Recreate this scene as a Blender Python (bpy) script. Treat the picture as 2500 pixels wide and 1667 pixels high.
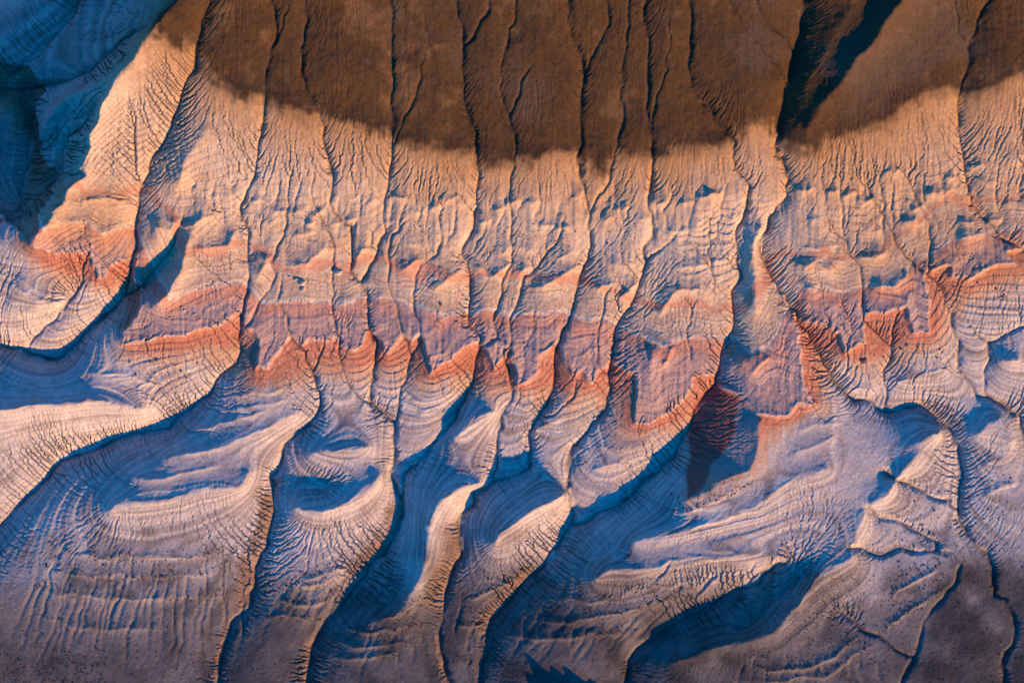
import bpy, math, random
import numpy as np

# ---------------------------------------------------------------- clean scene
for o in list(bpy.data.objects):
    bpy.data.objects.remove(o)
scene = bpy.context.scene
C = scene.collection
rng = np.random.default_rng(7)
random.seed(7)

# ---------------------------------------------------------------- camera (drone looking straight down)
PX = 0.2                     # metres of ground per photograph pixel at the mean level
CAM_H = 900.0
cam_d = bpy.data.cameras.new('drone_camera')
cam_d.sensor_width = 36.0
cam_d.lens = 36.0 * CAM_H / 500.0
cam_d.clip_start = 10.0
cam_d.clip_end = 20000.0
cam = bpy.data.objects.new('drone_camera', cam_d)
cam.location = (0, 0, CAM_H)
C.objects.link(cam)
scene.camera = cam

# ---------------------------------------------------------------- light
SUN_ELEV = math.radians(13.0)
SUN_DIR = (0.62, -0.785)                      # towards the sun, on the ground
world = bpy.data.worlds.new('World')
scene.world = world
world.use_nodes = True
wn = world.node_tree
bg = wn.nodes['Background']
sky = wn.nodes.new('ShaderNodeTexSky')
sky.sky_type = 'NISHITA'
sky.sun_disc = False
sky.sun_elevation = SUN_ELEV
sky.sun_rotation = math.atan2(SUN_DIR[0], SUN_DIR[1])
sky.ozone_density = 10.0
sky.air_density = 1.0
sky.dust_density = 0.2
hs = wn.nodes.new('ShaderNodeHueSaturation')
hs.inputs['Saturation'].default_value = 1.5
tint = wn.nodes.new('ShaderNodeVectorMath'); tint.operation = 'MULTIPLY'      # the deep blue of the evening sky
tint.inputs[1].default_value = (0.42, 1.74, 1.58)
wn.links.new(sky.outputs['Color'], hs.inputs['Color'])
wn.links.new(hs.outputs['Color'], tint.inputs[0])
wn.links.new(tint.outputs['Vector'], bg.inputs['Color'])
bg.inputs['Strength'].default_value = 0.15

sun_d = bpy.data.lights.new('sun', 'SUN')
sun_d.energy = 5.0
sun_d.angle = math.radians(0.6)
sun_d.color = (1.0, 0.53, 0.14)
sun = bpy.data.objects.new('sun', sun_d)
from mathutils import Vector
sv = Vector((SUN_DIR[0] * math.cos(SUN_ELEV), SUN_DIR[1] * math.cos(SUN_ELEV), math.sin(SUN_ELEV)))
sun.rotation_euler = sv.to_track_quat('Z', 'Y').to_euler()
C.objects.link(sun)

vs = scene.view_settings
vs.view_transform = 'Standard'
vs.look = 'None'
vs.exposure = 1.0
vs.gamma = 1.0
vs.use_curve_mapping = False

# ---------------------------------------------------------------- survey lines of the land (photograph pixels, origin top left)
def P(s):
    return np.array([[float(a) for a in p.split(',')] for p in s.split()])

# name: (points, macro depth at start, at end, notch depth, notch half width px)
GULLIES = {
 'G0': ('520,-120 430,-40 382,0 343,29 296,50 257,79 207,118 161,146 118,159 71,173 0,173 -120,180', 2, 8, 1.5, 12),
 'G0b': ('130,-80 86,4 39,61 25,93 0,114 -60,140', 3, 6, 1.2, 10),
 'G0c': ('229,246 179,293 143,321 125,350 118,386 112,430 60,480 20,520 -60,560', 2, 9, .8, 9),
 'G0d': ('-10,180 5,260 20,330 10,420 15,500 -60,560', 9, 9.5, 1, 9),
 'G1': ('530,-120 507,0 486,71 477,118 468,157 454,193 438,232 427,264 414,304 402,343 371,386 361,421 339,457 336,500 325,550 325,589 318,650 296,714 264,754 229,786 193,818 164,850 132,875 71,868 0,846 -140,830', 2.5, 10, 1.4, 9),
 'G1b': ('446,546 429,582 414,621 393,654 354,695 321,707 296,714', 2.5, 8.5, .9, 8),
 'G1c': ('314,243 325,286 323,357 330,421 337,456', .2, 2.5, .7, 6),
 'G2': ('655,-120 659,0 668,54 670,100 664,136 650,171 646,214 643,264 636,321 623,375 611,443 596,489 584,518 586,536 604,571 607,618 604,679 593,732 586,786 579,821 586,857 571,889 525,929 514,957 479,989 421,1029 407,1046 340,1062 270,1075 193,1107 136,1125 100,1175 68,1203 32,1243 7,1278 -20,1310 -140,1420', 1.2, 8.5, 1.3, 9),
 'G2a': ('716,0 690,40 676,80 668,110', .2, 1, .6, 6),
 'G2c': ('711,821 736,857 755,904 761,925 773,950 775,1000 765,1020 735,1050 690,1090 686,1111 679,1146 661,1171 666,1211 671,1250 657,1307 646,1350 625,1393 618,1446 607,1493 564,1521 550,1561 536,1607 525,1667 500,1900', 1.5, 2.5, 1.5, 10),
 'G2v': ('789,836 768,879 755,906', .8, 2, .7, 6),
 'G2d': ('709,411 700,464 696,536 689,568 668,596 659,636 666,661 654,707 625,764 600,796', .6, 2, .8, 6),
 'G2e': ('689,639 682,700 679,736 704,771 704,800 711,821', .4, 1.2, .6, 5),
 'G3': ('755,-120 752,0 746,54 737,107 736,171 743,214 757,246 779,279 793,304 793,357 795,411 811,450 809,500 832,536 855,557 855,596 857,654 882,686 896,721 896,771 898,804 914,843 914,889 904,932 900,979 943,1011 961,1032 961,1057 955,1090 961,1120 950,1153 964,1196 982,1221 979,1264 964,1314 936,1350 896,1389 882,1421 857,1457 829,1493 793,1521 786,1546 764,1582 761,1625 750,1667 720,1900', 1.2, 2.5, 1.4, 9),
 'G3a': ('757,421 757,471 786,536 804,571 811,632 816,679 814,729 818,771 825,800 829,843 832,886 846,925 868,961 900,982', .5, 2.2, .8, 6),
 'G4': ('950,-120 952,0 952,107 952,186 954,271 955,357 954,400 946,454 936,500 934,532 943,564 929,604 904,643 884,683', 1.3, 3, 1.2, 7),
 'G4a': ('1032,118 1025,186 1011,236 986,282 971,314 956,361', .3, 1.2, .8, 6),
 'G4b': ('1011,521 982,557 961,568 950,632 946,679 952,721 968,746 975,796 979,821 1004,871 993,914 979,950 971,1000 962,1032', .6, 3, .8, 6),
 'G4c': ('1075,500 1079,571 1071,618 1032,650 1018,679 1011,732 1018,782 1025,818 1025,843 1005,875', .6, 2, .8, 6),
 'G5': ('1105,-120 1114,0 1118,36 1125,54 1127,143 1130,221 1139,279 1154,321 1157,379 1164,457 1163,536 1146,586 1132,611 1146,643 1143,693 1143,743 1150,789 1171,818 1171,843 1157,904 1143,946 1121,993 1093,1036 1079,1060 1046,1107 1021,1132 996,1153 986,1182 980,1215', 1.5, 5, 1.3, 8),
 'G5a': ('1195,-60 1189,0 1186,32 1164,71 1129,104', .6, 1.4, 1, 7),
 'G6': ('1250,-120 1252,0 1255,46 1246,89 1232,125 1225,179 1227,236 1239,279 1248,321 1250,371 1239,436 1245,475 1243,500 1254,543 1252,589 1257,621 1246,654 1232,700 1214,743 1207,782 1208,820 1189,832 1171,843', .9, 2.6, .9, 6),
 'G6a': ('1307,143 1282,179 1268,218 1257,254 1244,285', .2, 1, .7, 6),
 'G6b': ('1375,521 1361,593 1318,654 1282,682 1273,721 1254,754 1248,782 1255,800 1250,839 1228,855 1250,936 1254,946 1243,975 1221,1014 1212,1050 1210,1100 1204,1168', .6, 4.5, .9, 6),
 'G7': ('1380,-120 1389,0 1393,64 1404,107 1418,154 1425,193 1418,229 1414,286 1416,339 1414,386 1421,439 1434,482 1441,518 1443,560 1441,582 1439,629 1421,668 1407,714 1393,746 1375,779 1371,814 1368,839 1357,868 1354,946 1336,982 1304,1021 1286,1060 1290,1085 1296,1107 1289,1150 1257,1168 1207,1175 1186,1196 1156,1202 1160,1227 1132,1250 1121,1268 1129,1300 1127,1357 1104,1400 1089,1446 1080,1486 1089,1507 1075,1568 1082,1625 1096,1667 1100,1900', 1.7, 2.5, 1.5, 9),
 'G7a': ('1486,-100 1484,0 1479,64 1464,100 1446,132 1429,164 1425,193', .8, 1.7, 1, 7),
 'G7b': ('1540,-80 1538,0 1536,50 1527,82 1521,150 1511,214 1520,264 1518,304 1507,343 1496,411 1487,468 1464,493 1443,529', .8, 2.4, .9, 6),
 'G7c': ('1386,886 1404,921 1410,960 1370,1000 1336,1010', .6, 2, .5, 6),
 'G8': ('1575,-80 1579,11 1580,89 1582,150 1575,200 1577,264 1589,307 1595,357 1600,393 1593,429 1591,464 1591,507 1596,536 1596,568 1575,604 1573,654 1561,711 1543,746 1507,789 1496,814 1493,850 1487,879 1486,946 1468,996 1439,1036 1425,1060 1396,1107 1396,1136 1389,1175 1393,1200 1405,1232 1400,1282 1375,1318 1357,1353 1325,1389 1286,1421 1243,1468 1207,1507 1193,1561 1182,1603 1168,1618 1171,1667 1170,1900', 1.1, 2.5, 1.5, 9),
 'G8a': ('1625,29 1627,107 1623,168 1609,200 1600,250 1592,304', .4, 1, .8, 6),
 'G8b': ('1668,546 1629,589 1579,629', .8, 2.2, .8, 6),
 'G8c': ('1511,645 1475,720 1458,800 1452,842 1450,880 1486,925', .3, 2, .5, 5),
 'G9': ('1690,-120 1686,0 1682,71 1680,125 1689,196 1704,232 1736,271 1764,314 1782,343 1796,382 1807,421 1834,457 1829,486 1823,529 1804,571 1807,607 1807,654 1812,682 1790,714 1796,764 1793,814 1768,850 1761,886 1757,929 1736,961 1700,1007 1689,1039 1675,1060 1643,1114 1621,1136 1575,1168 1546,1207 1493,1243 1432,1271 1404,1286', 1.6, 7.5, 1.4, 9),
 'G9a': ('1760,-60 1782,0 1804,39 1839,79 1868,129 1893,154 1926,200', .8, 2.4, 1, 6),
 'G9b': ('1682,579 1711,614 1736,657 1750,689', .5, 1.2, .8, 6),
 'G9c': ('1736,518 1737,560 1736,607 1738,650', .5, 1, .8, 6),
 'G9d': ('1668,721 1690,745 1684,790 1680,830 1686,880', .3, 1.2, .5, 6),
 'G10': ('1980,-120 1970,0 1957,71 1939,132 1929,186 1918,250 1900,300 1893,350 1914,389 1930,436 1925,482 1882,529 1875,554 1859,596 1868,650 1882,686 1911,736 1943,771 1971,818 2004,868 2021,907 2057,946 2089,979 2129,975 2179,1007 2221,989 2264,993 2296,1018 2318,1043 2329,1060 2343,1107 2346,1161 2339,1211 2343,1261 2364,1296 2407,1346 2425,1382 2432,1443 2457,1457 2471,1503 2475,1553 2461,1621 2464,1667 2470,1900', 3, 1.5, 1.5, 9),
 'G10a': ('1830,-60 1850,0 1871,50 1914,89 1937,129', .8, 3, 1, 6),
 'G11': ('2440,-100 2414,0 2393,61 2368,104 2364,150 2357,200 2346,250 2345,321 2357,375 2368,418 2371,471 2404,529 2432,557 2450,582 2496,607 2560,625 2700,660', 1.5, 4.5, 1.2, 8),
 'G11a': ('2330,0 2340,40 2346,75 2366,112', .5, 1.6, .8, 6),
 'G12': ('2111,446 2132,496 2143,507 2171,546 2186,586 2211,625 2239,657 2268,675 2300,704 2311,743 2325,764 2332,807 2350,839 2346,900 2371,932 2386,964 2421,968 2464,993 2486,1021 2496,1060 2560,1150 2700,1300', 1, 2.5, 1.2, 8),
 'G12b': ('2357,771 2389,814 2418,836 2421,875 2407,911 2411,954 2421,968', 1, 4, .9, 7),
 'G12c': ('2600,780 2500,793 2454,814 2418,836', 1, 2, .8, 7),
 'G13': ('2107,786 2143,818 2171,843 2175,879 2164,904 2168,946 2177,1003', 1.2, 4.5, .8, 6),
 'G13b': ('2200,764 2179,807 2171,843', .5, 1.8, .7, 6),
 'G14': ('2021,536 2057,579 2068,618 2093,654 2100,700 2104,750 2107,786', .8, 2, .8, 6),
 'G15': ('2236,386 2221,439 2254,514 2268,554 2264,589 2266,640 2268,672', .5, 2, .8, 6),
 'G16': ('2164,1161 2221,1179 2264,1207 2314,1221 2339,1243', 1, 2.5, 1, 8),
 'G17': ('2114,1239 2146,1268 2189,1275 2229,1293 2279,1318 2286,1341', .8, 2.2, .9, 8),
 'G18': ('2082,1334 2107,1332 2146,1350 2189,1339 2229,1343 2286,1343 2329,1353 2345,1371 2336,1411 2307,1450 2275,1496 2257,1546 2239,1593 2207,1653 2200,1667 2150,1900', .8, 1.5, .9, 8),
 'G19': ('2043,1496 2086,1518 2118,1546 2154,1553 2186,1582 2225,1610', .8, 1, .9, 7),
 'G20': ('1907,1373 1893,1382 1854,1428 1807,1443 1754,1478 1682,1511 1621,1546 1571,1582 1536,1618 1529,1667 1520,1900', 4, 3, 1.3, 9),
 'G21': ('211,621 193,671 168,729 139,764 89,814 61,839', 1.5, 8, .8, 7),
}
# crest lines: points, height at start, at end
CRESTS = [
 ('400,40 330,150 280,215', .8, 2.5), ('262,235 250,271 232,304 214,357 214,421 168,468 161,493 121,557 92,592', 3.5, 6.5),
 ('235,190 225,195 155,215 105,240 85,275 72,300', 2.5, 5),
 ('500,320 470,370 450,410 436,450', 1, 3.5), ('470,560 464,596 446,650 414,729 385,747', 3, 6),
 ('-140,1010 -40,1005 5,998 64,993 161,986 232,979 300,983 346,1000', 8.5, 4.5),
 ('30,700 100,735 150,745', 2, 2.5),
 ('277,1246 286,1225 339,1222 393,1222 446,1210 518,1198 589,1184 612,1153', 4.5, 4),
 ('400,1118 470,1105 560,1085 660,1040 720,1010', 1.6, 1.6), ('330,1168 450,1158 570,1130', 2.4, 2.2),
 ('725,1240 800,1245 850,1232 900,1190 930,1160', 4, 4), ('760,1105 830,1100 900,1090', 2, 2.5),
 ('1050,1285 1056,1262 1068,1228 1100,1200 1140,1188 1171,1180', 4.5, 2.5),
 ('1050,1285 1045,1330 1035,1400 1010,1450 960,1500 900,1520', 4, 1),
 ('1212,1320 1218,1296 1243,1279 1279,1257 1325,1229 1371,1205', 4.5, 4.5),
 ('1675,1218 1730,1190 1789,1168 1830,1150 1848,1100 1850,1020', 4, 4),
 ('1545,1322 1586,1304 1664,1296 1700,1282 1771,1257 1843,1239 1907,1189 1961,1157 2021,1143', 4, 3.5),
 ('1455,1408 1486,1386 1539,1388 1611,1382 1664,1371 1736,1364 1807,1357 1854,1358 1907,1362', 5, 2),
 ('1640,1610 1680,1600 1750,1580 1820,1560 1886,1546 1907,1514 1943,1475 1961,1443 1993,1403 2032,1382 2079,1364 2078,1340', 2, 4.5),
 ('2193,1161 2168,1195 2118,1232 2092,1290 2077,1330', 3.5, 3.5), ('2236,1107 2200,1150', 2.5, 3.5),
 ('1110,1060 1150,1030 1200,1000', 1, 1),
 ('1590,860 1586,930 1592,985', 2.5, .6), ('1810,880 1850,930 1885,975', 2.2, .6), ('470,770 400,800', 1, .5), ('1075,830 1068,870', 1, .5),
 ('2380,1060 2440,1020 2470,1080', 1.5, 1.5), ('2200,1110 2270,1060 2290,1050', 1.5, 2),
 ('2440,880 2500,880', 1.5, 1.5), ('1740,480 1700,560', .8, 1.2),
 ('2250,-80 2190,10 2125,105 2060,185 2000,265 1960,320', 9, 2.5), ('2120,-80 2075,10 2035,90 1990,170 1955,240', 2.6, 0.2),
 ('1850,560 1835,620 1838,700 1845,760', 1.5, 2.5),
]
HOLLOWS = [('1965,1400 1930,1430 1900,1460 1860,1500 1800,1540', 1, 2.4), ('735,1150 760,1175 800,1195', 2, 1.2),
           ('1596,700 1598,745', 2, 2)]

# the scalloped red scarp, left to right
E1 = '-200,90 0,128 46,170 46,200 21,229 39,257 43,307 61,364 89,396 114,407 118,475 96,525 107,557 77,595 89,604 143,620 179,621 218,614 229,640 229,675 250,677 257,657 296,643 325,621 318,650 330,686 350,695 343,746 325,779 300,807 304,836 357,829 414,821 457,821 500,807 539,796 586,754 600,796 625,814 639,832 632,896 664,879 689,864 714,818 739,846 754,829 789,830 818,825 832,843 857,854 886,839 893,804 914,818 946,859 979,818 1000,829 1025,818 1040,860 1061,904 1100,886 1168,829 1189,857 1200,896 1229,871 1243,843 1250,861 1264,932 1300,911 1318,879 1364,839 1386,886 1404,921 1418,900 1436,936 1471,904 1486,871 1518,904 1545,915 1556,950 1552,990 1550,1029 1593,1025 1646,1000 1671,979 1696,946 1693,932 1720,915 1757,905 1762,940 1790,960 1815,985 1846,1014 1871,1018 1918,1014 1943,982 1982,989 1964,954 1954,921 1950,857 1946,779 1996,786 2046,814 2057,857 2104,836 2107,775 2179,771 2211,757 2225,811 2261,811 2264,771 2257,671 2318,654 2325,682 2357,686 2407,661 2439,654 2471,661 2461,618 2520,600 2750,560'
# brown weathered cap: its lower edge
T1 = '-200,-150 300,-140 420,-60 400,10 371,61 379,75 421,107 479,104 489,157 536,196 589,218 643,218 700,261 743,275 771,271 800,286 850,296 904,307 950,300 971,332 1029,350 1100,368 1150,364 1161,379 1204,382 1250,379 1289,378 1343,375 1411,371 1421,379 1464,410 1486,386 1507,379 1557,382 1593,389 1629,389 1646,371 1700,361 1764,343 1786,325 1871,296 1900,310 1950,350 1996,354 2068,325 2157,296 2211,254 2264,232 2318,211 2379,229 2443,200 2500,171 2750,90'
# pale line on top of the pink beds
L4 = '-200,500 60,480 121,571 168,546 214,546 250,575 279,557 321,546 361,640 418,729 464,714 536,696 586,686 646,746 743,732 793,732 843,739 882,725 957,736 1018,746 1082,768 1132,757 1204,757 1257,771 1307,775 1354,764 1414,786 1464,782 1521,804 1557,821 1611,854 1664,829 1693,825 1750,836 1782,832 1825,870 1880,855 1915,760 1943,711 2000,707 2060,720 2114,700 2175,704 2211,657 2270,620 2321,589 2407,575 2500,560 2750,540'
# foot of the red beds
RB = '-200,170 -40,250 0,330 30,420 70,470 60,520 40,600 80,650 160,690 215,695 260,720 285,700 290,760 272,800 300,872 400,885 500,872 560,866 600,958 689,929 761,914 850,918 900,912 975,911 1018,932 1064,943 1136,939 1171,961 1236,961 1254,961 1336,961 1400,979 1450,982 1490,1000 1500,1062 1557,1075 1629,1062 1690,1040 1666,1218 1720,1200 1800,1172 1845,1152 1862,1100 1885,1060 1950,1035 2000,1000 2030,880 2100,895 2180,880 2290,840 2330,770 2400,720 2500,700 2750,660'

# ledges: points, height, back px, front px, cliff share
L2 = [ '700,571 743,573 786,564', '975,589 1011,595 1043,589', '1200,618 1246,614 1318,614', '1346,639 1379,629 1414,611',
       '1475,639 1521,646 1564,636', '1643,668 1704,650 1746,639 1800,621', '614,520 640,545 675,545',
       '1943,596 2014,607 2050,596', '2093,568 2136,568 2157,554', '2193,550 2257,546', '2230,470 2300,480 2360,462', '2380,430 2440,460', '2440,380 2500,400']
L3 = [ '693,642 743,643 789,611 800,579', '857,629 886,611 918,604', '930,630 954,618', '971,661 1004,650 1039,629',
       '1043,711 1071,700 1100,675 1136,650', '1154,671 1186,646', '1193,679 1229,664 1250,643', '1261,686 1279,664 1304,650',
       '1286,714 1325,707 1371,679 1400,657 1436,636', '1443,721 1471,696 1511,679', '1500,725 1536,711 1568,671',
       '1607,779 1625,746 1646,721 1675,711 1711,711 1743,750', '464,607 493,607 561,604 586,561', '361,557 393,568 414,575 446,543',
       '121,571 168,546 214,546 250,575 279,557 321,546', '390,545 450,555 540,520', '1918,650 1954,661 1989,639 2050,675',
       '2079,625 2129,629 2171,604', '1943,711 2000,707', '2114,700 2175,704 2211,657', '2321,589 2407,575',
       '1614,911 1629,868 1650,843', '1825,921 1843,896 1882,875', '170,500 240,490 330,500', '620,690 650,640 640,610']
L4S = ['418,729 464,714 536,696 586,686', '646,746 743,732 793,732', '818,729 843,739 882,725', '904,729 957,736', '1018,746 1082,768 1132,757',
       '1150,757 1204,757', '1257,771 1307,775 1354,764', '1414,786 1464,782', '1521,804 1557,821 1611,854 1664,829 1693,825 1750,836 1782,832']
LOW = [('29,671 89,711 154,739', 1.2, 25, 10, .3), ('193,911 286,911 357,929 421,946', 1.1, 26, 14, .2), ('560,965 640,955 720,935', .9, 24, 14, .2),
       ('420,1060 520,1040 620,1010 690,985', 1.0, 24, 16, .2),
       ('0,735 39,757 71,761 104,775', 1.6, 24, 20, .2),
       ('111,1325 179,1353 268,1371 357,1373 446,1364 518,1353 589,1336', .9, 30, 9, .5),
       ('93,1382 179,1403 268,1412 357,1412 446,1407 536,1400 600,1396', .55, 26, 9, .5),
       ('71,1428 161,1446 250,1459 339,1462 429,1464 518,1464 600,1443', .7, 30, 9, .5),
       ('82,1500 160,1520 300,1530 420,1535', .7, 30, 12, .4),
       ('729,1411 800,1405 850,1380', .8, 20, 8, .5), ('700,1440 736,1428 796,1425 850,1403', 1.0, 24, 8, .5),
       ('671,1464 725,1478 779,1471 814,1461', 1.0, 24, 8, .5), ('640,1515 686,1511 779,1518', .9, 24, 8, .4),
       ('921,1511 975,1500 1029,1475', 1.1, 22, 8, .5), ('850,1539 904,1548 957,1543 1029,1525', 1.1, 22, 8, .5),
       ('814,1571 886,1582 957,1578 1021,1571', .9, 20, 9, .4), ('814,1603 921,1607 993,1600', .9, 20, 9, .4),
       ('1129,1457 1157,1462 1204,1439 1261,1411 1300,1380', 1.1, 24, 9, .4), ('1114,1528 1179,1525', .9, 22, 8, .5),
       ('1293,1514 1361,1518 1450,1507 1557,1486 1629,1464 1700,1446', 1.1, 22, 8, .5),
       ('1229,1553 1307,1559 1396,1555 1486,1550 1557,1541', 1.0, 22, 8, .5), ('1340,1475 1450,1462 1560,1440 1640,1425', .7, 22, 9, .4),
       ('1818,1618 1889,1636 1961,1628 2032,1603 2086,1568 2120,1550', 1.1, 24, 8, .5),
       ('1800,1657 1907,1664 2014,1643 2104,1596 2157,1561', .9, 20, 8, .5),
       ('2161,1550 2204,1503 2264,1464 2314,1428', .9, 18, 8, .5), ('2168,1471 2193,1439 2300,1378', .9, 18, 8, .5),
       ('1628,1251 1700,1235 1771,1211 1836,1180', .9, 24, 9, .2),
       ('2046,939 2114,950 2150,955', 1.2, 22, 16, .2), ('2168,925 2229,925 2289,914 2336,900', 1.6, 26, 20, .1),
       ('560,1000 640,985 720,965', .8, 22, 14, .1), ('1000,985 1060,975 1120,960', .9, 24, 14, .1), ('1010,1020 1060,1012 1100,1000', .9, 24, 14, .1),
       ('1170,1010 1210,1000', .8, 22, 12, .1), ('1260,1000 1310,985', .8, 22, 12, .1), ('1280,1050 1340,1030 1390,1010', .9, 24, 12, .1),
       ('1440,1095 1500,1105 1570,1095 1620,1075', .9, 24, 12, .1), ('1290,1150 1350,1170', .9, 20, 12, .1), ('1440,1150 1540,1135', 1.2, 24, 14, .1),
       ('1450,1235 1490,1210 1530,1190', 1.2, 20, 12, .2), ('1900,1120 1980,1090 2060,1060', 1., 30, 18, .1), ('1930,1060 2000,1040 2060,1030', .8, 24, 14, .1),
       ('2380,1150 2430,1130 2500,1100', .8, 24, 14, .2), ('2380,1220 2440,1200 2500,1180', .8, 24, 14, .2), ('2440,870 2500,880', 1.3, 24, 14, .1)]

# ---------------------------------------------------------------- grid in survey pixels
STEP = 2.2
U0, U1, V0, V1 = -230.0, 2730.0, -190.0, 1880.0
nu = int((U1 - U0) / STEP) + 1
nv = int((V1 - V0) / STEP) + 1
us = U0 + STEP * np.arange(nu)
vs_ = V0 + STEP * np.arange(nv)
UU, VV = np.meshgrid(us, vs_)
UU = UU.astype(np.float32); VV = VV.astype(np.float32)
DX = STEP * PX

def upsample(a, shape):
    """smooth resample of a small lattice"""
    h, w = a.shape
    y = np.linspace(0, h - 1.001, shape[0]); x = np.linspace(0, w - 1.001, shape[1])
    yi = y.astype(int); xi = x.astype(int)
    fy = (y - yi)[:, None]; fx = (x - xi)[None, :]
    fy = fy * fy * (3 - 2 * fy); fx = fx * fx * (3 - 2 * fx)
    a0 = a[yi]; a1 = a[yi + 1]
    r0 = a0[:, xi] * (1 - fx) + a0[:, xi + 1] * fx
    r1 = a1[:, xi] * (1 - fx) + a1[:, xi + 1] * fx
    return (r0 * (1 - fy) + r1 * fy).astype(np.float32)

def linsample(a, shape):
    h, w = a.shape
    y = np.linspace(0, h - 1.001, shape[0]); x = np.linspace(0, w - 1.001, shape[1])
    yi = y.astype(int); xi = x.astype(int)
    fy = (y - yi)[:, None]; fx = (x - xi)[None, :]
    a0 = a[yi]; a1 = a[yi + 1]
    r0 = a0[:, xi] * (1 - fx) + a0[:, xi + 1] * fx
    r1 = a1[:, xi] * (1 - fx) + a1[:, xi + 1] * fx
    return (r0 * (1 - fy) + r1 * fy).astype(np.float32)

def noise(px, py=None, octaves=3, gain=0.5):
    py = py or px
    out = np.zeros((nv, nu), np.float32); amp = 1.0; tot = 0
    for o in range(octaves):
        h = max(3, int((V1 - V0) / py) + 2); w = max(3, int((U1 - U0) / px) + 2)
        out += amp * upsample(rng.standard_normal((h, w)), (nv, nu)); tot += amp * amp
        amp *= gain; px /= 2; py /= 2
        if px < STEP * 1.5: break
    return out / math.sqrt(tot)

def blur(a, n=1):
    for _ in range(n):
        p = np.pad(a, 1, mode='edge')
        a = (p[:-2, 1:-1] + p[2:, 1:-1] + p[1:-1, :-2] + p[1:-1, 2:] + 4 * a) * 0.125
    return a

WU = UU + 5.5 * noise(90, octaves=2) + 2.6 * noise(24, octaves=2)
WV = VV + 5.5 * noise(90, octaves=2) + 2.6 * noise(24, octaves=2)

def line_field(pts, reach, warp=True):
    """window, distance, signed side (+ = left/up side of a line drawn left to right), arc parameter, end overshoot"""
    pts = P(pts) if isinstance(pts, str) else pts
    x0 = max(0, int((pts[:, 0].min() - reach - 25 - U0) / STEP)); x1 = min(nu, int((pts[:, 0].max() + reach + 25 - U0) / STEP) + 2)
    y0 = max(0, int((pts[:, 1].min() - reach - 25 - V0) / STEP)); y1 = min(nv, int((pts[:, 1].max() + reach + 25 - V0) / STEP) + 2)
    if x1 <= x0 or y1 <= y0: return None
    W = (slice(y0, y1), slice(x0, x1))
    gu = (WU if warp else UU)[W]; gv = (WV if warp else VV)[W]
    best = np.full(gu.shape, 1e9, np.float32); side = np.zeros_like(best); tt = np.zeros_like(best); over = np.zeros_like(best)
    seg = np.hypot(*(pts[1:] - pts[:-1]).T); cum = np.concatenate([[0], np.cumsum(seg)]); L = cum[-1]
    n = len(pts)
    for i in range(n - 1):
        a = pts[i]; d = pts[i + 1] - a; l = seg[i]
        if l < 1e-6: continue
        # restrict to a sub window
        sx0 = max(x0, int((min(a[0], a[0] + d[0]) - reach - 25 - U0) / STEP)) - x0; sx1 = min(x1, int((max(a[0], a[0] + d[0]) + reach + 25 - U0) / STEP) + 2) - x0
        sy0 = max(y0, int((min(a[1], a[1] + d[1]) - reach - 25 - V0) / STEP)) - y0; sy1 = min(y1, int((max(a[1], a[1] + d[1]) + reach + 25 - V0) / STEP) + 2) - y0
        if sx1 <= sx0 or sy1 <= sy0: continue
        S = (slice(sy0, sy1), slice(sx0, sx1))
        qx = gu[S] - a[0]; qy = gv[S] - a[1]
        s = (qx * d[0] + qy * d[1]) / (l * l)
        sc = np.clip(s, 0, 1)
        ex = qx - sc * d[0]; ey = qy - sc * d[1]
        dist = np.sqrt(ex * ex + ey * ey)
        m = dist < best[S]
        best[S] = np.where(m, dist, best[S])
        sd = -(d[0] * qy - d[1] * qx)
        side[S] = np.where(m, np.sign(sd), side[S])
        tt[S] = np.where(m, (cum[i] + sc * l) / L, tt[S])
        if i == 0 or i == n - 2:
            ov = np.zeros_like(s)
            if i == 0: ov = np.maximum(ov, -s * l)
            if i == n - 2: ov = np.maximum(ov, (s - 1) * l)
            over[S] = np.where(m, ov, over[S])
        else:
            over[S] = np.where(m, 0, over[S])
    return W, best, side, tt, over, L

# ---------------------------------------------------------------- regional slope
bv = np.array([-200, 0, 150, 300, 400, 500, 600, 700, 800, 900, 1000, 1150, 1300, 1450, 1667, 1900.])
bz = np.array([86, 67, 56.5, 45.5, 38.5, 31.5, 25, 19, 13.2, 7.6, 3, -1.5, -5.5, -8.5, -10.5, -12.])
tilt_v = VV - 0.00005 * (UU - 1250) ** 2 + 60 * np.clip((UU - 1900) / 600, 0, 1.3)
BASE = np.interp(tilt_v, bv, bz).astype(np.float32)
for _ in range(3): BASE = blur(BASE, 10)

# ---------------------------------------------------------------- large forms: screened membrane through gullies and crests
CS = 3
cu = (nu + CS - 1) // CS; cv = (nv + CS - 1) // CS
acc = np.zeros((cv, cu)); wgt = np.zeros((cv, cu))
def constrain(pts, z0, z1, w=1.0):
    pts = P(pts)
    seg = np.hypot(*(pts[1:] - pts[:-1]).T); cum = np.concatenate([[0], np.cumsum(seg)])
    t = np.arange(0, cum[-1], STEP)
    x = np.interp(t, cum, pts[:, 0]); y = np.interp(t, cum, pts[:, 1])
    x = x + 3 * np.sin(t * .05 + z0) + 2 * np.sin(t * .13); y = y + 3 * np.cos(t * .047 + z1)
    z = z0 + (z1 - z0) * t / cum[-1]
    i = np.round((y - V0) / STEP / CS).astype(int); j = np.round((x - U0) / STEP / CS).astype(int)
    ok = (i >= 0) & (i < cv) & (j >= 0) & (j < cu)
    np.add.at(acc, (i[ok], j[ok]), (z * w)[ok]); np.add.at(wgt, (i[ok], j[ok]), w)
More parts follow.
